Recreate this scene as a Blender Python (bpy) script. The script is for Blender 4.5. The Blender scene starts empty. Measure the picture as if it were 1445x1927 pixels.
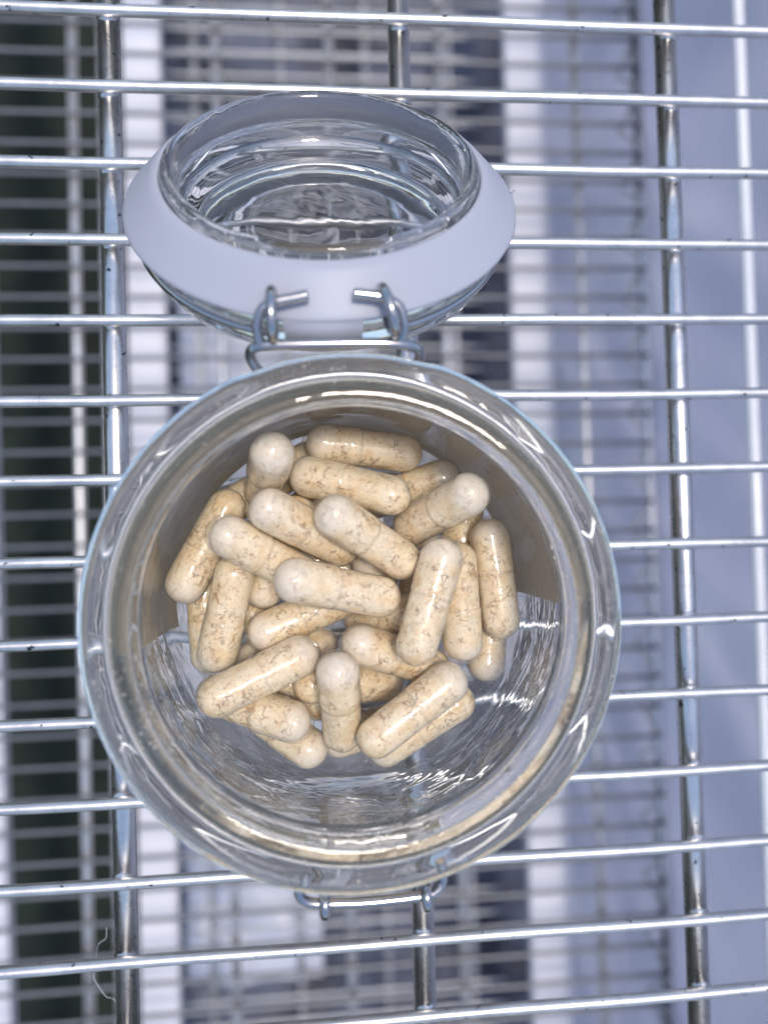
import bpy, bmesh, math, random
from mathutils import Vector, Matrix, noise
random.seed(7)
S = 0.001                      # everything below is written in millimetres

# ---------------------------------------------------------------- camera
scene = bpy.context.scene
cam_data = bpy.data.cameras.new('camera')
cam = bpy.data.objects.new('camera', cam_data)
scene.collection.objects.link(cam)
scene.camera = cam
cam_data.sensor_fit = 'VERTICAL'
cam_data.sensor_height = 36.0
cam_data.lens = 1400.0 / 1927.0 * 36.0
cam_data.clip_start = 0.005
cam_data.clip_end = 50.0
Rm = Matrix(((0.99574, 0.02494, -0.08880), (-0.02684, 0.99943, -0.02026), (0.08825, 0.02255, 0.99584)))
cam.matrix_world = Matrix.Translation(Vector((-5.706, 14.313, 160.0)) * S) @ Rm.to_4x4()
cam_data.dof.use_dof = True
cam_data.dof.focus_distance = 0.140
cam_data.dof.aperture_fstop = 8.0
cam_data.dof.aperture_blades = 0

# ---------------------------------------------------------------- light
SUN_EL, SUN_AZ = math.radians(83), math.radians(40)     # azimuth measured from +X towards +Y
world = bpy.data.worlds.new('World')
scene.world = world
world.use_nodes = True
nt = world.node_tree
bg = nt.nodes['Background']
sky = nt.nodes.new('ShaderNodeTexSky')
sky.sky_type = 'NISHITA'
sky.sun_disc = False
sky.sun_elevation = SUN_EL
sky.sun_rotation = math.radians(90) - SUN_AZ
sky.air_density = 1.0
sky.dust_density = 2.0
sky.ozone_density = 1.0
nt.links.new(sky.outputs[0], bg.inputs[0])
bg.inputs[1].default_value = 0.15
sun_data = bpy.data.lights.new('sun', 'SUN')
sun_data.energy = 1.5
sun_data.angle = math.radians(10)
sun_data.color = (1.0, 0.94, 0.85)
sun = bpy.data.objects.new('sun', sun_data)
scene.collection.objects.link(sun)
sd = Vector((math.cos(SUN_EL) * math.cos(SUN_AZ), math.cos(SUN_EL) * math.sin(SUN_AZ), math.sin(SUN_EL)))
sun.rotation_euler = (-sd).to_track_quat('-Z', 'Y').to_euler()

scene.view_settings.view_transform = 'Standard'
scene.view_settings.look = 'None'
scene.view_settings.exposure = 0.46
scene.view_settings.gamma = 1.0
cy = scene.cycles
cy.max_bounces = 24
cy.transmission_bounces = 18
cy.glossy_bounces = 8
cy.diffuse_bounces = 4
cy.transparent_max_bounces = 16
cy.caustics_refractive = True
cy.caustics_reflective = True
cy.blur_glossy = 0.6
cy.sample_clamp_indirect = 6.0
cy.use_denoising = True
try:
    cy.denoiser = 'OPENIMAGEDENOISE'
    cy.denoising_input_passes = 'RGB_ALBEDO_NORMAL'
except Exception:
    pass

# ---------------------------------------------------------------- helpers
COL = scene.collection

def link(name, me, mat=None, parent=None):
    o = bpy.data.objects.new(name, me)
    COL.objects.link(o)
    if mat and me and not me.materials:
        me.materials.append(mat)
    if parent:
        o.parent = parent
    return o

def empty(name, loc=(0, 0, 0)):
    o = bpy.data.objects.new(name, None)
    o.empty_display_size = 0.01
    COL.objects.link(o)
    o.location = Vector(loc) * S
    return o

def tag(o, label=None, cat=None, group=None, kind=None):
    if label: o['label'] = label
    if cat: o['category'] = cat
    if group: o['group'] = group
    if kind: o['kind'] = kind
    return o

def mesh(name, verts, faces, smooth=True):
    me = bpy.data.meshes.new(name)
    me.from_pydata([tuple(Vector(v) * S) for v in verts], [], faces)
    me.update()
    bm = bmesh.new(); bm.from_mesh(me)
    bmesh.ops.recalc_face_normals(bm, faces=bm.faces)
    bm.to_mesh(me); bm.free()
    if smooth:
        me.polygons.foreach_set('use_smooth', [True] * len(me.polygons))
    return me

def lathe(name, prof, seg=96, rfun=None, axis='z', closed=False):
    """prof: list of (r, z). A point with r == 0 becomes a pole. closed joins last to first."""
    V, F, rings = [], [], []
    for k, (r, z) in enumerate(prof):
        if r < 1e-6:
            rings.append([len(V)]); V.append((0, 0, z))
        else:
            ring = []
            for i in range(seg):
                a = 2 * math.pi * i / seg
                rr, zz = (r, z) if rfun is None else rfun(k, r, z, a)
                ring.append(len(V)); V.append((rr * math.cos(a), rr * math.sin(a), zz))
            rings.append(ring)
    pairs = list(zip(rings[:-1], rings[1:]))
    if closed: pairs.append((rings[-1], rings[0]))
    for A, B in pairs:
        if len(A) == 1 and len(B) == 1: continue
        for i in range(seg):
            j = (i + 1) % seg
            if len(A) == 1: F.append((A[0], B[i], B[j]))
            elif len(B) == 1: F.append((A[i], A[j], B[0]))
            else: F.append((A[i], A[j], B[j], B[i]))
    if axis == 'x':
        V = [(z, x, y) for x, y, z in V]
    return mesh(name, V, F)

def catmull(pts, n=6, closed=False):
    P = [Vector(p) for p in pts]
    out = []
    m = len(P)
    rng = range(m) if closed else range(m - 1)
    for i in rng:
        p1, p2 = P[i], P[(i + 1) % m]
        p0 = P[i - 1] if (closed or i > 0) else p1 * 2 - p2
        p3 = P[(i + 2) % m] if (closed or i + 2 < m) else p2 * 2 - p1
        for k in range(n):
            t = k / n
            out.append(0.5 * ((2 * p1) + (p2 - p0) * t + (2 * p0 - 5 * p1 + 4 * p2 - p3) * t * t + (3 * p1 - p0 - 3 * p2 + p3) * t ** 3))
    if not closed: out.append(P[-1])
    return out

def tube_data(pts, r, seg=12, closed=False, V=None, F=None, wob=0.0):
    V = [] if V is None else V
    F = [] if F is None else F
    P = [Vector(p) for p in pts]
    n = len(P)
    rings = []
    up = None
    for i in range(n):
        if closed: t = P[(i + 1) % n] - P[i - 1]
        else: t = P[min(i + 1, n - 1)] - P[max(i - 1, 0)]
        t.normalize()
        if up is None:
            up = Vector((0, 0, 1)) if abs(t.z) < 0.9 else Vector((1, 0, 0))
        b = t.cross(up).normalized(); up = b.cross(t).normalized()
        ring = []
        for k in range(seg):
            a = 2 * math.pi * k / seg
            ring.append(len(V)); V.append(P[i] + (b * math.cos(a) + up * math.sin(a)) * (r * (1 + wob * random.uniform(-1, 1))))
        rings.append(ring)
    pr = list(zip(rings[:-1], rings[1:])) + ([(rings[-1], rings[0])] if closed else [])
    for A, B in pr:
        for k in range(seg):
            j = (k + 1) % seg
            F.append((A[k], A[j], B[j], B[k]))
    if not closed:
        F.append(tuple(rings[0][::-1])); F.append(tuple(rings[-1]))
    return V, F

def tube(name, pts, r, mat, parent=None, seg=12, closed=False):
    V, F = tube_data(pts, r, seg, closed)
    me = mesh(name, V, F)
    me.polygons.foreach_set('use_smooth', [len(p.vertices) == 4 for p in me.polygons])
    return link(name, me, mat, parent)

# ---------------------------------------------------------------- materials
def new_mat(name):
    m = bpy.data.materials.new(name)
    m.use_nodes = True
    nt = m.node_tree
    return m, nt, nt.nodes['Principled BSDF'], nt.nodes['Material Output']

def N(nt, typ, **kw):
    n = nt.nodes.new(typ)
    for k, v in kw.items():
        if k in n.inputs: n.inputs[k].default_value = v
        else: setattr(n, k, v)
    return n

def ramp(nt, stops, interp='LINEAR'):
    n = nt.nodes.new('ShaderNodeValToRGB')
    cr = n.color_ramp
    cr.interpolation = interp
    while len(cr.elements) < len(stops): cr.elements.new(0.5)
    for e, (p, c) in zip(cr.elements, stops):
        e.position = p
        e.color = c if len(c) == 4 else (*c, 1)
    return n

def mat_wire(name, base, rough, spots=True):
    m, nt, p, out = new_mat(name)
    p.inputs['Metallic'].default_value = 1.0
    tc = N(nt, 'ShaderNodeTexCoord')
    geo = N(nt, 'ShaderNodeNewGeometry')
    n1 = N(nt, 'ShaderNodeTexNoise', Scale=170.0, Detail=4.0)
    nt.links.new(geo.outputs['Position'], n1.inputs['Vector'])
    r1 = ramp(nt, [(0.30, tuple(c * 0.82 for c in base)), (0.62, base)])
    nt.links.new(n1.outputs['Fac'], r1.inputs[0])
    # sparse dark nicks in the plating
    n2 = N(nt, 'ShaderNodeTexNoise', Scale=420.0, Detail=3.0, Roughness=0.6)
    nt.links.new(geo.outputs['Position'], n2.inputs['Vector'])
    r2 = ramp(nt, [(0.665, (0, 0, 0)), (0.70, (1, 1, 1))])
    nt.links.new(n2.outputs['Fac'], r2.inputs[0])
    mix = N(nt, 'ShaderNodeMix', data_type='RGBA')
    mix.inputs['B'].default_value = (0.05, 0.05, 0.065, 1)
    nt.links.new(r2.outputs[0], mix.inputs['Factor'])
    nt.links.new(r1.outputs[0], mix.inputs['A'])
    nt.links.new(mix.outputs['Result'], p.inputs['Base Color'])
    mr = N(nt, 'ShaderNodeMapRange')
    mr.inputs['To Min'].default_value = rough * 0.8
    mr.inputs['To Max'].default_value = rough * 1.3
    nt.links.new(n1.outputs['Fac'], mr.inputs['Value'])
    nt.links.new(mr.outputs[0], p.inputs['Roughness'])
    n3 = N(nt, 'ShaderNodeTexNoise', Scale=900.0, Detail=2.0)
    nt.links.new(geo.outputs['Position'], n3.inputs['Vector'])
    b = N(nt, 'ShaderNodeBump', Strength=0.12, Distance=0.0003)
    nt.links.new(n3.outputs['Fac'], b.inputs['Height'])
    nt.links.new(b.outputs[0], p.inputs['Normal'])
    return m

M_WIRE = mat_wire('galvanised wire', (0.72, 0.705, 0.69), 0.36)
M_WIRE2 = mat_wire('shade-toned galvanised wire', (0.23, 0.235, 0.25), 0.45)  # same wire as the top shelf, with shade painted in as a darker colour
M_WIRE3 = mat_wire('sunlit-toned galvanised wire', (0.60, 0.60, 0.61), 0.5)  # paler than the shelf above: sunlit look of the centre bars put into colour
M_ROD = mat_wire('bright rod', (0.80, 0.78, 0.76), 0.27)
M_ROD2 = mat_wire('satin rod', (0.90, 0.87, 0.84), 0.50)
M_STEEL, nt, p, _ = new_mat('polished spring wire')
p.inputs['Metallic'].default_value = 1.0
p.inputs['Base Color'].default_value = (0.46, 0.455, 0.46, 1)
p.inputs['Roughness'].default_value = 0.12

def mat_glass(name, tint, wav_scale, wav_str, dust=False, absorb=None):
    m, nt, p, out = new_mat(name)
    p.inputs['Base Color'].default_value = (*tint, 1)
    p.inputs['Transmission Weight'].default_value = 1.0
    p.inputs['Roughness'].default_value = 0.0
    p.inputs['IOR'].default_value = 1.5
    tc = N(nt, 'ShaderNodeTexCoord')
    mp = N(nt, 'ShaderNodeMapping')
    mp.inputs['Scale'].default_value = (1, 1, 1.6)
    nt.links.new(tc.outputs['Object'], mp.inputs[0])
    n1 = N(nt, 'ShaderNodeTexNoise', Scale=wav_scale, Detail=2.0, Distortion=0.8)
    nt.links.new(mp.outputs[0], n1.inputs['Vector'])
    b = N(nt, 'ShaderNodeBump', Strength=wav_str, Distance=0.0012)
    nt.links.new(n1.outputs['Fac'], b.inputs['Height'])
    nt.links.new(b.outputs[0], p.inputs['Normal'])
    if dust:
        # the moulded floor is not polished: blur it a little
        sz = N(nt, 'ShaderNodeSeparateXYZ'); nt.links.new(tc.outputs['Object'], sz.inputs[0])
        rz = N(nt, 'ShaderNodeMapRange')
        rz.inputs['From Min'].default_value = 0.006; rz.inputs['From Max'].default_value = 0.016
        rz.inputs['To Min'].default_value = 0.16; rz.inputs['To Max'].default_value = 0.0
        nt.links.new(sz.outputs[2], rz.inputs['Value']); nt.links.new(rz.outputs[0], p.inputs['Roughness'])
        n2 = N(nt, 'ShaderNodeTexNoise', Scale=1700.0, Detail=1.0)
        n3 = N(nt, 'ShaderNodeTexNoise', Scale=45.0, Detail=2.0)
        nt.links.new(tc.outputs['Object'], n2.inputs['Vector'])
        nt.links.new(tc.outputs['Object'], n3.inputs['Vector'])
        ad = N(nt, 'ShaderNodeMath', operation='MULTIPLY_ADD')
        ad.inputs[1].default_value = 0.25
        nt.links.new(n3.outputs['Fac'], ad.inputs[0]); nt.links.new(n2.outputs['Fac'], ad.inputs[2])
        r = ramp(nt, [(0.835, (0.03, 0.03, 0.03)), (0.88, (0.9, 0.9, 0.9))])
        nt.links.new(ad.outputs[0], r.inputs[0])
        d = N(nt, 'ShaderNodeBsdfDiffuse', Color=(0.75, 0.68, 0.58, 1))
        mx = N(nt, 'ShaderNodeMixShader')
        nt.links.new(r.outputs[0], mx.inputs[0])
        nt.links.new(p.outputs[0], mx.inputs[1]); nt.links.new(d.outputs[0], mx.inputs[2])
        nt.links.new(mx.outputs[0], out.inputs['Surface'])
    if absorb:
        v = N(nt, 'ShaderNodeVolumeAbsorption', Density=absorb[1])
        v.inputs['Color'].default_value = (*absorb[0], 1)
        nt.links.new(v.outputs[0], out.inputs['Volume'])
    return m

M_GLASS = mat_glass('jar glass', (1, 1, 1), 95.0, 0.16, dust=True, absorb=((0.80, 0.88, 0.80), 22.0))
M_LIDGLASS = mat_glass('lid glass', (1, 1, 1), 75.0, 0.13, absorb=((0.88, 0.93, 0.91), 9.0))

# white silicone seal
M_SEAL, nt, p, _ = new_mat('frosted silicone seal')
p.inputs['Base Color'].default_value = (0.50, 0.515, 0.59, 1)
p.inputs['Roughness'].default_value = 0.42
p.inputs['Transmission Weight'].default_value = 0.22
p.inputs['IOR'].default_value = 1.41
p.inputs['Subsurface Weight'].default_value = 0.4
p.inputs['Subsurface Radius'].default_value = (1, 1, 1.1)
p.inputs['Subsurface Scale'].default_value = 0.002
tc = N(nt, 'ShaderNodeTexCoord')
n1 = N(nt, 'ShaderNodeTexNoise', Scale=1500.0, Detail=2.0)
nt.links.new(tc.outputs['Object'], n1.inputs['Vector'])
b = N(nt, 'ShaderNodeBump', Strength=0.10, Distance=0.0002)
nt.links.new(n1.outputs['Fac'], b.inputs['Height']); nt.links.new(b.outputs[0], p.inputs['Normal'])

# kraft label
M_LABEL, nt, p, _ = new_mat('kraft paper label')
tc = N(nt, 'ShaderNodeTexCoord')
n1 = N(nt, 'ShaderNodeTexNoise', Scale=900.0, Detail=5.0)
nt.links.new(tc.outputs['Object'], n1.inputs['Vector'])
r1 = ramp(nt, [(0.3, (0.72, 0.57, 0.40)), (0.7, (0.82, 0.67, 0.49))])
nt.links.new(n1.outputs['Fac'], r1.inputs[0]); nt.links.new(r1.outputs[0], p.inputs['Base Color'])
p.inputs['Roughness'].default_value = 0.8
tl = N(nt, 'ShaderNodeBsdfTranslucent'); nt.links.new(r1.outputs[0], tl.inputs[0])
mx = N(nt, 'ShaderNodeMixShader'); mx.inputs[0].default_value = 0.55
nt.links.new(p.outputs[0], mx.inputs[1]); nt.links.new(tl.outputs[0], mx.inputs[2])
nt.links.new(mx.outputs[0], nt.nodes['Material Output'].inputs['Surface'])

# gelatine capsule filled with a mottled powder
def mat_capsule(name, cap):
    m, nt, p, out = new_mat(name)
    tc = N(nt, 'ShaderNodeTexCoord')
    oi = N(nt, 'ShaderNodeObjectInfo')
    off = N(nt, 'ShaderNodeVectorMath', operation='SCALE')
    cmb = N(nt, 'ShaderNodeCombineXYZ')
    nt.links.new(oi.outputs['Random'], cmb.inputs[0])
    ml = N(nt, 'ShaderNodeMath', operation='MULTIPLY'); ml.inputs[1].default_value = 3.7
    nt.links.new(oi.outputs['Random'], ml.inputs[0]); nt.links.new(ml.outputs[0], cmb.inputs[1])
    ad = N(nt, 'ShaderNodeVectorMath', operation='ADD')
    nt.links.new(tc.outputs['Object'], ad.inputs[0]); nt.links.new(cmb.outputs[0], ad.inputs[1])
    P = ad.outputs[0]
    # warped coordinates for the crumbly cracks
    wn = N(nt, 'ShaderNodeTexNoise', Scale=520.0, Detail=6.0, Roughness=0.65)
    nt.links.new(P, wn.inputs['Vector'])
    ws = N(nt, 'ShaderNodeVectorMath', operation='SCALE'); ws.inputs['Scale'].default_value = 0.0042
    nt.links.new(wn.outputs['Color'], ws.inputs[0])
    wa = N(nt, 'ShaderNodeVectorMath', operation='ADD')
    nt.links.new(P, wa.inputs[0]); nt.links.new(ws.outputs[0], wa.inputs[1])
    vor = N(nt, 'ShaderNodeTexVoronoi', feature='DISTANCE_TO_EDGE', Scale=560.0)
    nt.links.new(wa.outputs[0], vor.inputs['Vector'])
    cr = ramp(nt, [(0.0, (1, 1, 1)), (0.05, (0.50, 0.50, 0.50)), (0.11, (0, 0, 0))])
    nt.links.new(vor.outputs['Distance'], cr.inputs[0])
    mk = N(nt, 'ShaderNodeTexNoise', Scale=430.0, Detail=5.0, Roughness=0.72)
    nt.links.new(P, mk.inputs['Vector'])
    mr = ramp(nt, [(0.485, (0, 0, 0)), (0.61, (1, 1, 1))])
    nt.links.new(mk.outputs['Fac'], mr.inputs[0])
    cm = N(nt, 'ShaderNodeMath', operation='MULTIPLY')
    nt.links.new(cr.outputs[0], cm.inputs[0]); nt.links.new(mr.outputs[0], cm.inputs[1])
    # fine specks
    sp = N(nt, 'ShaderNodeTexNoise', Scale=1900.0, Detail=2.0)
    nt.links.new(P, sp.inputs['Vector'])
    sr = ramp(nt, [(0.62, (0, 0, 0)), (0.73, (0.6, 0.6, 0.6))])
    nt.links.new(sp.outputs['Fac'], sr.inputs[0])
    mx = N(nt, 'ShaderNodeMath', operation='MAXIMUM')
    nt.links.new(cm.outputs[0], mx.inputs[0]); nt.links.new(sr.outputs[0], mx.inputs[1])
    # how much powder shows: the tip of the cap is empty and milky
    sep = N(nt, 'ShaderNodeSeparateXYZ'); nt.links.new(tc.outputs['Object'], sep.inputs[0])
    tip = N(nt, 'ShaderNodeMapRange'); tip.interpolation_type = 'SMOOTHSTEP'
    tip.inputs['From Min'].default_value = 0.0055; tip.inputs['From Max'].default_value = 0.0098
    nt.links.new(sep.outputs[0], tip.inputs['Value'])
    inv = N(nt, 'ShaderNodeMath', operation='MULTIPLY_ADD'); inv.inputs[1].default_value = -0.6; inv.inputs[2].default_value = 1.0
    nt.links.new(tip.outputs[0], inv.inputs[0])
    fac = N(nt, 'ShaderNodeMath', operation='MULTIPLY')
    nt.links.new(mx.outputs[0], fac.inputs[0]); nt.links.new(inv.outputs[0], fac.inputs[1])
    # base powder tone
    tn = N(nt, 'ShaderNodeTexNoise', Scale=330.0, Detail=4.0)
    nt.links.new(P, tn.inputs['Vector'])
    base = ramp(nt, [(0.28, (0.76, 0.56, 0.32)), (0.48, (0.84, 0.695, 0.475)), (0.70, (0.88, 0.77, 0.585))])
    nt.links.new(tn.outputs['Fac'], base.inputs[0])
    gv = N(nt, 'ShaderNodeTexVoronoi', Scale=1300.0)
    nt.links.new(wa.outputs[0], gv.inputs['Vector'])
    gs = N(nt, 'ShaderNodeSeparateColor'); nt.links.new(gv.outputs['Color'], gs.inputs[0])
    gm = N(nt, 'ShaderNodeMapRange'); gm.inputs['To Min'].default_value = 0.91; gm.inputs['To Max'].default_value = 1.05
    nt.links.new(gs.outputs[0], gm.inputs['Value'])
    gb = N(nt, 'ShaderNodeVectorMath', operation='SCALE')
    nt.links.new(base.outputs[0], gb.inputs[0]); nt.links.new(gm.outputs[0], gb.inputs['Scale'])
    pale = N(nt, 'ShaderNodeMix', data_type='RGBA'); pale.inputs['B'].default_value = (0.82, 0.73, 0.60, 1)
    nt.links.new(tip.outputs[0], pale.inputs['Factor']); nt.links.new(gb.outputs[0], pale.inputs['A'])
    sc = N(nt, 'ShaderNodeTexNoise', Scale=500.0, Detail=1.0)
    nt.links.new(P, sc.inputs['Vector'])
    scol = ramp(nt, [(0.42, (0.40, 0.19, 0.06)), (0.60, (0.24, 0.15, 0.09))])
    nt.links.new(sc.outputs['Fac'], scol.inputs[0])
    fin = N(nt, 'ShaderNodeMix', data_type='RGBA')
    nt.links.new(fac.outputs[0], fin.inputs['Factor']); nt.links.new(pale.outputs['Result'], fin.inputs['A']); nt.links.new(scol.outputs[0], fin.inputs['B'])
    nt.links.new(fin.outputs['Result'], p.inputs['Base Color'])
    p.inputs['Roughness'].default_value = 0.55
    p.inputs['Specular IOR Level'].default_value = 0.25
    p.inputs['Subsurface Weight'].default_value = 0.45
    p.inputs['Subsurface Radius'].default_value = (1.0, 0.62, 0.36)
    p.inputs['Subsurface Scale'].default_value = 0.0014
    p.inputs['Coat Weight'].default_value = 0.25
    p.inputs['Coat Roughness'].default_value = 0.2
    p.inputs['Coat IOR'].default_value = 1.58
    # faint dents in the shell break the highlight up
    cn = N(nt, 'ShaderNodeTexNoise', Scale=520.0, Detail=1.5)
    nt.links.new(P, cn.inputs['Vector'])
    cb = N(nt, 'ShaderNodeBump', Strength=0.22, Distance=0.0005)
    nt.links.new(cn.outputs['Fac'], cb.inputs['Height']); nt.links.new(cb.outputs[0], p.inputs['Coat Normal'])
    bb = N(nt, 'ShaderNodeBump', Strength=0.5, Distance=0.0003, invert=True)
    nt.links.new(mx.outputs[0], bb.inputs['Height']); nt.links.new(bb.outputs[0], p.inputs['Normal'])
    return m
M_CAPS = mat_capsule('mottled powder', True)

def mat_shell(name):
    # thin clear gelatine: sharp surface reflection over an almost clear, faintly milky film
    m, nt, p, out = new_mat(name)
    nt.nodes.remove(p)
    tc = N(nt, 'ShaderNodeTexCoord')
    oi = N(nt, 'ShaderNodeObjectInfo')
    ad = N(nt, 'ShaderNodeVectorMath', operation='ADD')
    nt.links.new(tc.outputs['Object'], ad.inputs[0]); nt.links.new(oi.outputs['Random'], ad.inputs[1])
    cn = N(nt, 'ShaderNodeTexNoise', Scale=430.0, Detail=2.0)
    nt.links.new(ad.outputs[0], cn.inputs['Vector'])
    cb = N(nt, 'ShaderNodeBump', Strength=0.34, Distance=0.0005)
    nt.links.new(cn.outputs['Fac'], cb.inputs['Height'])
    fr = N(nt, 'ShaderNodeFresnel', IOR=1.72)      # outer and inner face of the shell together
    nt.links.new(cb.outputs[0], fr.inputs['Normal'])
    geo = N(nt, 'ShaderNodeNewGeometry')
    iv = N(nt, 'ShaderNodeMath', operation='SUBTRACT'); iv.inputs[0].default_value = 1.0
    nt.links.new(geo.outputs['Backfacing'], iv.inputs[1])
    mu = N(nt, 'ShaderNodeMath', operation='MULTIPLY')
    nt.links.new(fr.outputs[0], mu.inputs[0]); nt.links.new(iv.outputs[0], mu.inputs[1])
    tr = N(nt, 'ShaderNodeBsdfTransparent', Color=(0.99, 0.98, 0.965, 1))
    df = N(nt, 'ShaderNodeBsdfDiffuse', Color=(0.86, 0.80, 0.70, 1))
    tl = N(nt, 'ShaderNodeBsdfTranslucent', Color=(0.86, 0.80, 0.70, 1))
    dm = N(nt, 'ShaderNodeMixShader'); dm.inputs[0].default_value = 0.5
    nt.links.new(df.outputs[0], dm.inputs[1]); nt.links.new(tl.outputs[0], dm.inputs[2])
    m1 = N(nt, 'ShaderNodeMixShader'); m1.inputs[0].default_value = 0.13
    nt.links.new(tr.outputs[0], m1.inputs[1]); nt.links.new(dm.outputs[0], m1.inputs[2])
    gl = N(nt, 'ShaderNodeBsdfGlossy', Roughness=0.03)
    nt.links.new(cb.outputs[0], gl.inputs['Normal'])
    m2 = N(nt, 'ShaderNodeMixShader')
    nt.links.new(mu.outputs[0], m2.inputs[0]); nt.links.new(m1.outputs[0], m2.inputs[1]); nt.links.new(gl.outputs[0], m2.inputs[2])
    nt.links.new(m2.outputs[0], out.inputs['Surface'])
    return m
M_SHELL = mat_shell('clear gelatine shell')

def mat_plain(name, c1, c2, scale, rough=0.6, trans=0.0):
    m, nt, p, out = new_mat(name)
    geo = N(nt, 'ShaderNodeNewGeometry')
    n1 = N(nt, 'ShaderNodeTexNoise', Scale=scale, Detail=4.0)
    nt.links.new(geo.outputs['Position'], n1.inputs['Vector'])
    r1 = ramp(nt, [(0.35, c1), (0.65, c2)])
    nt.links.new(n1.outputs['Fac'], r1.inputs[0]); nt.links.new(r1.outputs[0], p.inputs['Base Color'])
    p.inputs['Roughness'].default_value = rough
    if trans:
        tl = N(nt, 'ShaderNodeBsdfTranslucent'); nt.links.new(r1.outputs[0], tl.inputs[0])
        mx = N(nt, 'ShaderNodeMixShader'); mx.inputs[0].default_value = trans
        nt.links.new(p.outputs[0], mx.inputs[1]); nt.links.new(tl.outputs[0], mx.inputs[2])
        nt.links.new(mx.outputs[0], out.inputs['Surface'])
    return m
M_BOARD = mat_plain('white board', (0.60, 0.60, 0.66), (0.70, 0.70, 0.75), 16.0, 0.45)
M_COVER = mat_plain('lilac plastic cover', (0.74, 0.70, 0.85), (0.86, 0.82, 0.92), 14.0, 0.38, 0.58)
M_SEAM = mat_plain('clear seam', (0.85, 0.85, 0.88), (0.9, 0.9, 0.92), 30.0, 0.15)
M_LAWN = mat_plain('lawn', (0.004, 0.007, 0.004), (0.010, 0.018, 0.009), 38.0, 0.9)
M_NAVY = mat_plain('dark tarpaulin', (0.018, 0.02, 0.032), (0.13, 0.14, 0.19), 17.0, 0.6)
M_SHEET = mat_plain('pale plastic sheet', (0.50, 0.52, 0.62), (0.66, 0.68, 0.76), 14.0, 0.4)

# ---------------------------------------------------------------- setting
def sheet(name, x0, x1, y0, y1, z, nx, ny, amp, scale, mat, seed=0.0):
    V, F = [], []
    for j in range(ny + 1):
        for i in range(nx + 1):
            x = x0 + (x1 - x0) * i / nx; y = y0 + (y1 - y0) * j / ny
            V.append((x, y, z + amp * noise.noise(Vector((x / scale + seed, y / scale, seed)))))
    for j in range(ny):
        for i in range(nx):
            a = j * (nx + 1) + i
            F.append((a, a + 1, a + nx + 2, a + nx + 1))
    return link(name, mesh(name, V, F), mat)

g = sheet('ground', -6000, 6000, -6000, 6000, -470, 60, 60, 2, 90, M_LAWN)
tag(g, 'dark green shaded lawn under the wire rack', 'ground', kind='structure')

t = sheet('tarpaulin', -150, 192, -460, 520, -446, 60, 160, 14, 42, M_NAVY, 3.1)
tag(t, 'dark navy crumpled tarpaulin under the rack between the white boards', 'tarpaulin')
for k, (x0, x1, y0, y1, lab) in enumerate((
        (-112, -10, -330, -205, 'pale lilac plastic sheet seen through the rack below the jar latch'),
        (-108, 40, 60, 190, 'pale lilac plastic sheet seen through the rack behind the jar hinge'))):
    o = sheet('plastic_sheet', x0, x1, y0, y1, -424, 26, 26, 12, 36, M_SHEET, 7.7 + k)
    tag(o, lab, 'plastic sheet')

def box(name, x0, x1, y0, y1, z0, z1, mat, bev=1.0):
    bm = bmesh.new()
    bmesh.ops.create_cube(bm, size=1.0)
    for v in bm.verts:
        v.co = Vector((x0 + (v.co.x + .5) * (x1 - x0), y0 + (v.co.y + .5) * (y1 - y0), z0 + (v.co.z + .5) * (z1 - z0))) * S
    bmesh.ops.bevel(bm, geom=list(bm.edges), offset=bev * S, segments=2, affect='EDGES')
    me = bpy.data.meshes.new(name); bm.to_mesh(me); bm.free()
    return link(name, me, mat)

for x0, x1, lab in ((-117.5, -95.3, 'white flat board below the rack, beside the dark lawn strip'),
                    (121.0, 147.2, 'white flat board below the rack, beside the lilac cover'),
                    (-226, -196.0, 'white flat board at the far left bottom corner, beyond the dark lawn')):
    o = box('white_board', x0, x1, -470, 520, -312, -300, M_BOARD, 1.5)
    if x0 < -200: o.rotation_euler.z = math.radians(0.7)
    tag(o, lab, 'board', 'white boards under the rack')

# plastic cover hanging down beside the rack
V, F = [], []
ny, nz = 150, 60
for j in range(nz + 1):
    z = 60 - 525 * j / nz
    for i in range(ny + 1):
        y = -520 + 1100 * i / ny
        x = 193 + 9.0 * noise.noise(Vector((y / 95.0 + z / 210.0, z / 240.0, 0))) + 5.0 * noise.noise(Vector((y / 34.0 + z / 70.0, z / 90.0, 4)))
        V.append((x, y, z))
for j in range(nz):
    for i in range(ny):
        a = j * (ny + 1) + i
        F.append((a, a + 1, a + ny + 2, a + ny + 1))
cover = empty('plastic_cover', (0, 0, 0))
tag(cover, 'lilac plastic cover hanging in soft folds along the rack', 'cover')
link('cover_panel', mesh('cover_panel', V, F), M_COVER, cover)
tube('seam', [(157.0, -420, -104), (157.0, 0, -104), (157.2, 480, -104)], 2.0, M_SEAM, cover)

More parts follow.
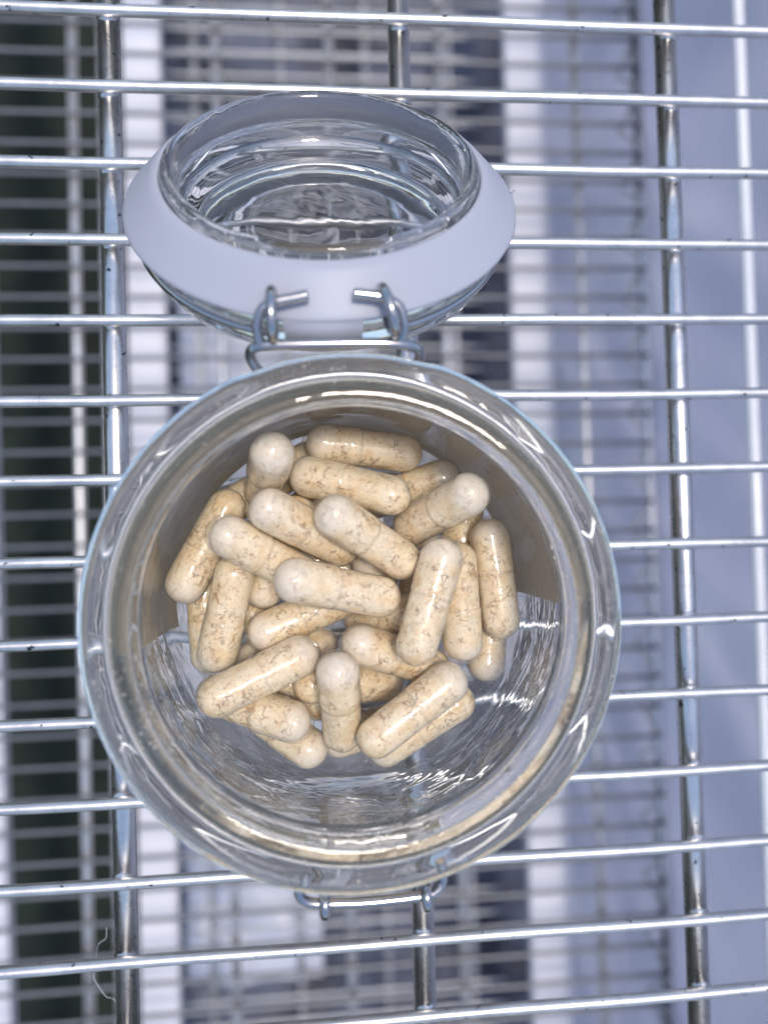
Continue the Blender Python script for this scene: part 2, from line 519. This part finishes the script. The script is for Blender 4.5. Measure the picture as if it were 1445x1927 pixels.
# ---------------------------------------------------------------- wire shelves
WIRE_Y = [143.1, 126.5, 109.9, 93.4, 76.85, 59.65, 42.7, 25.8, 8.7, -8.22, -24.9, -41.8, -58.55, -75.0, -91.2, -107.9]
def shelf(z0, label, wires, rods, xr, yr, jitter=0.0, seg=14, wmat=None, rmat=None):
    e = empty('wire_shelf', (0, 0, 0))
    tag(e, label, 'wire shelf', 'wire shelves of the rack')
    wms = []
    for q in range(4):
        npt = 24
        line = []
        for i in range(npt + 1):
            x = xr[0] + (xr[1] - xr[0]) * i / npt
            line.append((x, 0.35 * noise.noise(Vector((x / 45.0, q * 7.3, 1.0))), 0.10 * noise.noise(Vector((x / 40.0, q * 5.1, 9.0)))))
        V, F = tube_data(line, 1.27, seg)
        wm = mesh('wire', V, F); wm.materials.append(wmat or M_WIRE)
        wms.append(wm)
    V, F = tube_data([(0, yr[0], 0), (0, (yr[0] + yr[1]) / 2, 0), (0, yr[1], 0)], 2.5, 20)
    rm = mesh('rod', V, F); rm.materials.append(rmat or M_ROD)
    for y in wires:
        o = link('wire', random.choice(wms), None, e)
        o.location = (0, y * S, (z0 - 1.27) * S)
        o.rotation_euler = (0, 0, random.uniform(-1, 1) * jitter)
    for x in rods:
        o = link('rod', rm, None, e)
        o.location = (x * S, 0, (z0 - 4.75) * S)
    return e
top = shelf(0.0, 'bright wire shelf that the open glass jar stands on', WIRE_Y, (-48.35, 15.17, 77.75), (-150, 186), (-125, 165), 0.0008)
# resistance welds where the wires cross the rods
for q in range(3):
    pr = [(0, 0.9), (0.9, 0.75), (1.7, 0.2), (2.2, -0.5), (2.3, -0.9), (0, -1.0)]
    wd = lathe('weld', pr, 14, (lambda k, r, z, a, q=q: (r * (1 + 0.22 * noise.noise(Vector((math.cos(a) * 2, math.sin(a) * 2, q * 3.0 + k * .3)))), z)))
    wd.materials.append(M_ROD)
    for k, y in enumerate(WIRE_Y):
        for j, x in enumerate((-48.35, 15.17, 77.75)):
            if (k + j) % 3 == q:
                o = link('weld', wd, None, top)
                o.location = (x * S, y * S, -2.55 * S)
                o.rotation_euler = (0, 0, random.uniform(0, 6.28))
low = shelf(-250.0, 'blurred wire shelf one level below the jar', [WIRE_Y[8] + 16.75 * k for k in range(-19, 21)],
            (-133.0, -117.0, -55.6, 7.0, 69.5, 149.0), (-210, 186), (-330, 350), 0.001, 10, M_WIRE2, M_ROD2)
# zig-zag truss along the edge of the lower shelf
V, F = tube_data([(186, -330, -254), (186, 0, -254), (186, 350, -254)], 3.0, 12)
edge = link('edge_rod', mesh('edge_rod', V, F), M_ROD, low)
zz = [(183.5 + (3 if k % 2 else -3), -330 + 17 * k, -252 if k % 2 else -268) for k in range(41)]
tube('truss_wire', zz, 1.6, M_WIRE, low, 8)
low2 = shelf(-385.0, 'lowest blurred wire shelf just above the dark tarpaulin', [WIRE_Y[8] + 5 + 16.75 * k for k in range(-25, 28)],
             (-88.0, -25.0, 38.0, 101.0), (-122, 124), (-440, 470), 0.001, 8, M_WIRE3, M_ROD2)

# ---------------------------------------------------------------- jar
jar = empty('glass_jar', (0, 0, 0))
tag(jar, 'open clip-top glass jar of cream capsules with its lid tipped back', 'jar')
HINGE_A, LATCH_A = math.radians(93), math.radians(-89)

def sector(a, c, half, soft):
    d = abs((a - c + math.pi) % (2 * math.pi) - math.pi)
    return 1.0 - min(1.0, max(0.0, (d - half) / soft))
JP = [(0, 4.2, 0), (14, 4.0, 0), (25, 3.9, 0), (29.5, 4.4, 0), (32.6, 6.0, 0), (34.4, 8.6, 0), (35.2, 12.5, 0), (35.4, 20, 0), (35.4, 31, 0),
      (35.2, 35, 0), (34.6, 38.0, 0), (33.9, 40.2, 0), (33.5, 42.5, 0), (33.4, 46.8, 0), (33.5, 47.6, 0), (33.75, 48.0, 0), (34.1, 48.15, 0), (35.2, 48.2, 0),
      (35.8, 48.05, 0), (36.1, 47.7, 0), (36.25, 47.0, 0), (36.5, 46.6, 0), (37.0, 46.45, 0), (38.6, 46.5, 0), (40.2, 46.55, .5), (41.0, 46.4, 1), (41.5, 46.0, 1),
      (41.78, 45.3, 1), (41.8, 44.6, 1), (41.6, 43.6, 1), (41.0, 42.6, 1), (39.8, 42.1, .7), (38.2, 41.7, 0), (37.2, 40.9, 0), (36.8, 39.4, 0),
      (36.9, 37.8, 0), (37.5, 36.2, 0), (38.3, 34.4, 0), (38.7, 32, 0), (38.7, 12, 0), (38.3, 7.5, 0), (37.0, 3.8, 0), (34.8, 1.2, 0), (32.4, 0.15, 0),
      (30.5, 0.05, 0), (28.6, 0.5, 0), (25.5, 1.3, 0), (12, 1.7, 0), (0, 1.8, 0)]
def jar_r(k, r, z, a):
    w = JP[k][2]
    if w:
        s = sector(a, HINGE_A, math.radians(18), math.radians(5))
        r = r - 0.15 * w * s
        if z > 45: z = z - 0.9 * w * s
    # hand-blown unevenness
    r += 0.05 * math.sin(3 * a + z * 0.05)
    return r, z
body = link('jar_body', lathe('jar_body', [(p[0], p[1]) for p in JP], 160, jar_r), M_GLASS, jar)

# kraft label round the back half
V, F = [], []
na, a0, a1 = 72, math.radians(0), math.radians(188)
for i in range(na + 1):
    a = a0 + (a1 - a0) * i / na
    prof = [(38.56, 33.6), (38.6, 30.0), (38.6, 12.0), (38.2, 7.6), (36.75, 3.6)]
    for r, z in prof:
        V.append((r * math.cos(a), r * math.sin(a), z))
m = len(prof)
for i in range(na):
    for k in range(m - 1):
        F.append((m * i + k, m * i + k + 1, m * i + m + k + 1, m * i + m + k))
lab = link('paper_label', mesh('paper_label', V, F), M_LABEL, jar)
lab['label'] = 'tan kraft paper label round the back half of the jar'

WR = 0.85
# wire that runs round the neck
pts = [(38.0 * math.cos(a), 38.0 * math.sin(a), 39.4) for a in [2 * math.pi * i / 96 for i in range(96)]]
tube('neck_wire', pts, 0.8, M_STEEL, jar, 10, True)
# hinge bar across the back
bar = [(-12.6, 38.6, 39.6), (-14.8, 40.2, 40.6), (-15.6, 41.7, 42.8), (-14.6, 42.5, 44.8), (-11.5, 42.7, 45.4), (-4, 42.8, 45.5), (3.4, 42.85, 45.5),
       (8.2, 42.7, 45.2), (10.7, 42.3, 43.9), (11.2, 41.2, 41.6), (10.0, 39.6, 39.8)]
hb = tube('hinge_wire', catmull(bar, 6), WR, M_STEEL, jar, 12)
tube('hinge_pin', catmull([(-6.32, 49.5, 48.2), (-9.0, 49.0, 48.1), (-11.5, 48.5, 48.0), (-13.2, 47.5, 47.7), (-14.0, 45.6, 46.9), (-14.0, 44.0, 46.0), (-13.6, 42.3, 44.9)], 6), WR, M_STEEL, hb, 12)
tube('hinge_pin', catmull([(0.46, 49.75, 48.2), (2.6, 49.6, 48.1), (5.1, 49.2, 48.0), (7.4, 47.9, 47.7), (8.2, 45.7, 46.9), (8.2, 44.2, 46.0), (7.8, 42.5, 44.9)], 6), WR, M_STEEL, hb, 12)

# latch at the front
lat = [(12.2, -38.6, 39.4), (13.0, -41.8, 38.6), (13.1, -44.0, 38.0), (12.2, -45.4, 38.0), (10.0, -46.1, 38.0), (1.49, -46.5, 38.0), (-5.0, -46.3, 38.0), (-8.6, -45.8, 38.2),
       (-10.0, -44.4, 38.6), (-9.8, -42.4, 39.0), (-8.6, -39.4, 39.4)]
lw = tube('latch_wire', catmull(lat, 6), WR, M_STEEL, jar, 12)
for x, dx in ((-6.05, -0.1), (10.3, 0.5)):
    loop = [(x, -43.6, 36.6), (x, -44.6, 39.3), (x, -46.2, 39.9), (x + dx * .5, -47.8, 38.6), (x + dx, -49.0, 34.5), (x + dx, -48.8, 28), (x + dx, -46.5, 18), (x + dx, -43.0, 12)]
    tube('latch_link', catmull(loop, 6), WR, M_STEEL, lw, 12)
tube('latch_lever', catmull([(-6.15, -43.0, 12), (-5.6, -42.4, 10), (2, -42.2, 9.4), (10.2, -42.4, 10), (10.8, -43.0, 12)], 6), WR, M_STEEL, lw, 12)

# ---------------------------------------------------------------- lid, tipped back onto the shelf
BETA = math.radians(36.6)
LS = 0.982
lid = empty('lid', (-3.55, 78.9, 31.2))
lid.scale = (LS, LS, LS)
lid.parent = jar
lid.rotation_euler = (-BETA, 0, math.radians(1.5))
# local z = out of the inner face; 0 = top of the collar
LP = [(0, -9.4), (12, -9.5), (21.5, -9.4), (23.6, -8.9), (24.6, -7.6), (24.9, -5.6), (25.3, -5.0), (25.5, -2.4), (25.9, -0.7), (26.7, -0.05), (27.4, 0.0), (28.0, -0.35), (28.3, -1.2),
      (28.2, -3.0), (28.0, -5.2), (28.3, -6.6), (29.2, -7.6), (33.6, -8.6), (34.4, -9.3), (34.5, -10.6), (34.0, -11.6), (33.2, -12.0), (33.0, -12.8), (33.4, -13.6), (33.2, -15.0), (32.2, -16.9), (30.4, -18.4), (27.8, -19.2),
      (25.0, -19.0), (23.0, -17.8), (12, -17.2), (0, -17.0)]
lb = link('lid_glass', lathe('lid_glass', LP, 128), M_LIDGLASS, lid)
GP = [(28.5, -1.9), (28.75, -1.45), (29.3, -1.5), (30.6, -2.5), (33.0, -4.75), (35.0, -6.7), (35.75, -7.35), (35.95, -7.75), (35.7, -8.15), (34.4, -8.0), (31, -6.9), (28.7, -6.3), (28.5, -5.9)]
gs = lathe('gasket', GP, 128, closed=True)
ga = link('gasket', gs, M_SEAL, lid)
# pull tab of the seal, between the hinge pins
V, F = [], []
tabp = [(-33.4, -6.9, 6.4), (-35.5, -7.75, 6.3), (-36.3, -8.7, 6.2), (-36.3, -10.6, 6.1), (-35.8, -12.6, 6.0)]
for y, z, w in tabp:
    for sx, dz in ((-1, .0), (1, .0), (1, -1.3), (-1, -1.3)):
        V.append((sx * w - 1.4, y + (0.9 if dz else 0), z + dz * .6))
for i in range(len(tabp) - 1):
    for k in range(4):
        F.append((4 * i + k, 4 * i + (k + 1) % 4, 4 * i + 4 + (k + 1) % 4, 4 * i + 4 + k))
F.append((0, 1, 2, 3)); q = 4 * (len(tabp) - 1); F.append((q + 3, q + 2, q + 1, q))
link('seal_tab', mesh('seal_tab', V, F), M_SEAL, ga)
# wire round the lid and its two hinge eyes (built in jar space)
def eye(c, ry, rz, yaw):
    pts = []
    for i in range(28):
        a = 2 * math.pi * i / 28
        y, z = ry * math.cos(a), rz * math.sin(a)
        pts.append((c[0] + y * math.sin(yaw), c[1] + y * math.cos(yaw), c[2] + z))
    return pts
inv = (Matrix.Translation(Vector((-3.55, 78.9, 31.2))) @ Matrix.Rotation(math.radians(1.5), 4, 'Z') @ Matrix.Rotation(-BETA, 4, 'X') @ Matrix.Scale(LS, 4)).inverted()
for c, yaw in (((-11.8, 46.9, 46.9), 0.0), ((5.9, 47.5, 46.9), -0.28)):
    pts = [inv @ Vector(q) for q in eye(c, 3.7, 3.0, yaw)]
    tube('hinge_eye', pts, WR, M_STEEL, lid, 12, True)
pts = [(33.75 * math.cos(a), 33.75 * math.sin(a), -12.4) for a in [math.radians(-106 - 328 * i / 90) for i in range(91)]]
tube('lid_wire', pts, 0.75, M_STEEL, lid, 8)

# ---------------------------------------------------------------- capsules
RB, RC, HL = 3.80, 3.98, 12.0
def dome(r, xe, n, sgn):
    return [(r * math.sin(math.pi / 2 * i / n), sgn * (xe - r + r * math.cos(math.pi / 2 * i / n))) for i in range(n + 1)]
pb = dome(RB, HL, 7, -1)
pb = [(r, z) for r, z in pb] + [(RB, -4.0), (RB, 0.6), (RB, 1.4)]
body_me = lathe('capsule_body', pb, 28, axis='x'); body_me.materials.append(M_SHELL)
pc = dome(RC, HL, 7, 1)
pc = pc + [(RC, 4.6), (RC - 0.05, 4.2), (RC, 3.8), (RC, 1.4), (RC - 0.02, 0.62), (RC - 0.10, 0.5), (RB - 0.02, 0.52)]
cap_me = lathe('capsule_cap', pc, 28, axis='x'); cap_me.materials.append(M_SHELL)
fills = []
for q, xe in enumerate((11.45, 11.15, 11.6, 11.3)):
    pf = [(r, z) for r, z in dome(3.72, HL - 0.10, 8, -1)]
    pf += [(3.72 if -8.0 + 16.0 * i / 24 < 0.7 else 3.88, -8.0 + 16.0 * i / 24) for i in range(1, 24) if -8.0 + 16.0 * i / 24 < xe - 3.8]
    pf += [(3.88 * math.cos(math.pi / 2 * i / 8), xe - 3.6 + 3.6 * math.sin(math.pi / 2 * i / 8)) for i in range(0, 9)]
    pf[-1] = (0, pf[-1][1])
    def lump(k, r, z, a, q=q):
        v = Vector((math.cos(a) * 3, math.sin(a) * 3, z)) + Vector((q * 13.0, 0, 0))
        return r - 0.03 + 0.05 * noise.noise(v * 0.9) + 0.03 * noise.noise(v * 2.2), z
    fm = lathe('powder_fill', pf, 32, lump, axis='x'); fm.materials.append(M_CAPS)
    fills.append(fm)
CAPS = [
    (1, -4.45, 30.88, 15.36, 11.33, 28.92, 13.67, 0, 'topmost capsule in the jar, lying level against the label'),
    (2, -7.22, 24.24, 18.97, 7.66, 20.18, 23.24, 0, 'capsule lying level just below the topmost one'),
    (3, -14.19, 17.99, 28.22, -2.05, 10.97, 20.51, 0, 'left one of the two slanting capsules side by side above the pile centre'),
    (4, -2.68, 16.56, 29.95, 9.22, 8.31, 23.16, 0, 'right one of the two slanting capsules side by side above the pile centre'),
    (5, -21.59, 13.60, 26.69, -8.83, 5.61, 21.26, 0, 'round-ended slanting capsule whose right end goes under the centre capsule'),
    (6, -9.84, 5.50, 30.08, 4.98, 1.78, 25.34, 0, 'uncovered nearly level capsule on top at the centre of the pile'),
    (7, 16.29, 8.60, 27.64, 11.33, -6.60, 28.23, 0, 'uncovered steep capsule just right of the pile centre'),
    (8, 27.63, 11.93, 17.04, 29.20, -3.98, 17.46, 0, 'rightmost upright capsule, resting along the right glass wall'),
    (9, 20.50, 7.29, 20.06, 21.45, -8.57, 18.15, 1, 'upright capsule wedged between the steep capsule and the rightmost one'),
    (10, 29.24, 1.91, 8.20, 27.49, -13.73, 11.06, 1, 'capsule end poking out below the rightmost upright capsule'),
    (11, 20.74, 19.74, 31.60, 12.34, 14.48, 19.04, 0, 'raised capsule at upper right with pale end pointing to the label'),
    (12, 19.56, 23.87, 11.32, 4.55, 19.30, 8.21, 0, 'darker capsule end behind the raised one at upper right'),
    (13, 24.30, 17.59, 9.60, 21.66, 1.91, 11.34, 0, 'sliver of a capsule just right of the raised upper right one'),
    (14, -23.07, 18.57, 15.80, -30.86, 4.61, 16.29, 1, 'leftmost long capsule leaning on the left glass wall'),
    (15, -13.22, 27.57, 31.01, -15.88, 22.18, 16.19, 0, 'upended capsule at upper left showing its round tip'),
    (16, -21.08, 20.35, 8.20, -7.25, 28.40, 8.23, 1, 'shaded low capsule behind the upended one at upper left'),
    (17, -21.35, 6.05, 19.80, -25.31, -9.03, 16.21, 1, 'steep capsule at left running down from under the round-ended one'),
    (18, -28.77, 5.75, 8.28, -27.65, -10.21, 8.55, 1, 'low capsule at far left, mostly under the steep left one'),
    (19, -16.02, -5.07, 16.54, -1.24, 0.58, 14.19, 0, 'capsule slanting up to the right beneath the centre capsule'),
    (20, -24.17, -15.30, 23.51, -9.61, -9.06, 21.26, 1, 'large uncovered capsule at lower left slanting up to the right'),
    (21, -11.19, -21.60, 19.43, -25.78, -16.93, 14.79, 0, 'capsule tucked under the large lower left one, round end right'),
    (22, -8.48, -28.25, 13.72, -21.18, -20.24, 8.20, 0, 'lowest capsule end at bottom left of the pile, near bare glass'),
    (23, -2.81, -11.11, 27.29, -2.01, -24.12, 18.01, 0, 'upended capsule at bottom centre with pale round tip towards the camera'),
    (24, 1.66, -7.39, 21.25, 15.41, -13.14, 15.43, 0, 'short-looking level capsule whose right end goes under the steep one'),
    (25, 7.52, -16.85, 10.03, -7.43, -15.48, 15.57, 0, 'brown capsule crossing behind the bottom centre upended one'),
    (26, 4.24, -23.76, 24.20, 17.43, -14.78, 23.09, 1, 'large uncovered capsule at lower right slanting up to the right'),
    (27, 5.97, -28.05, 16.13, 19.93, -20.23, 16.35, 0, 'capsule lying along and beneath the large lower right one'),
    (28, -2.62, -28.20, 8.20, 12.75, -23.76, 8.20, 0, 'bottom sliver of a capsule between the two lowest ones'),
    (29, 2.60, -4.47, 8.20, 13.01, -1.47, 19.97, 0, 'dim capsule end just below the centre capsule, deep in the pile'),
    (30, -16.48, 2.84, 13.36, -9.74, 16.98, 16.56, 0, 'dim brown capsule under the left end of the centre capsule'),
    (31, 4.14, 7.12, 16.38, 15.74, 14.51, 8.20, 0, 'dim capsule in the gap between centre capsule and slanting pair'),
    (32, -5.71, -9.66, 8.20, -19.93, -2.33, 8.20, 0, 'dim low capsule beneath the large lower left and centre ones'),
    (35, -19.72, -11.49, 8.20, -6.47, -20.47, 8.20, 0, 'dim low capsule between steep left and large lower left ones'),
    (40, -8.84, 8.84, 8.20, 6.31, 3.69, 8.20, 0, 'barely visible floor capsule deep under the pile centre'),
    (41, -3.38, 21.31, 8.20, -17.22, 13.29, 8.20, 0, 'barely visible floor capsule deep under the slanting pair'),
    (43, 12.62, -10.91, 8.20, 14.57, 4.97, 8.20, 0, 'barely visible floor capsule deep under the steep right one'),
]

first = None
for (num, ax, ay, az, bx, by, bz, flip, label) in CAPS:
    A, B = Vector((ax, ay, az)), Vector((bx, by, bz))
    if flip: A, B = B, A
    d = (A - B).normalized()               # cap end towards A
    e = bpy.data.objects.new('capsule', None); COL.objects.link(e)
    e.empty_display_size = 0.004
    q = d.to_track_quat('X', 'Z')
    roll = Matrix.Rotation(random.uniform(0, 6.28), 4, 'X')
    e.matrix_world = Matrix.Translation((A + B) / 2 * S) @ q.to_matrix().to_4x4() @ roll
    tag(e, label, 'capsule', 'capsules in the jar')
    for nm, me in (('capsule_body', body_me), ('capsule_cap', cap_me), ('powder_fill', fills[num % 4])):
        c = bpy.data.objects.new(nm, me); COL.objects.link(c); c.parent = e

# ---------------------------------------------------------------- lint on the shelf
M_LINT, nt, p, _ = new_mat('lint')
p.inputs['Base Color'].default_value = (0.75, 0.75, 0.78, 1)
p.inputs['Roughness'].default_value = 0.7
lint = tube('lint_thread', catmull([(-53.24, -70.5, -7.2), (-53.6, -73.1, -8), (-55.0, -74.1, -8), (-55.6, -75.8, -8), (-55.3, -78.3, -6.5), (-55.4, -79.7, -5), (-54.1, -82.7, -5.5),
        (-53.3, -84.8, -6.5), (-52.1, -86.0, -7.5), (-51.5, -88.1, -8), (-51.1, -91.0, -8)], 6), 0.05, M_LINT, None, 6)
tag(lint, 'fine pale lint thread caught on the thick left rod of the shelf', 'lint')
nib = lathe('moulding_nib', [(0, 0.0), (0.55, 0.0), (0.35, 0.7), (0, 1.6)], 10)
nb = link('moulding_nib', nib, M_SEAL, ga)
nb.location = (35.6 * S, 1.6 * S, -7.6 * S)
nb.rotation_euler = (0, math.radians(90), math.radians(20))
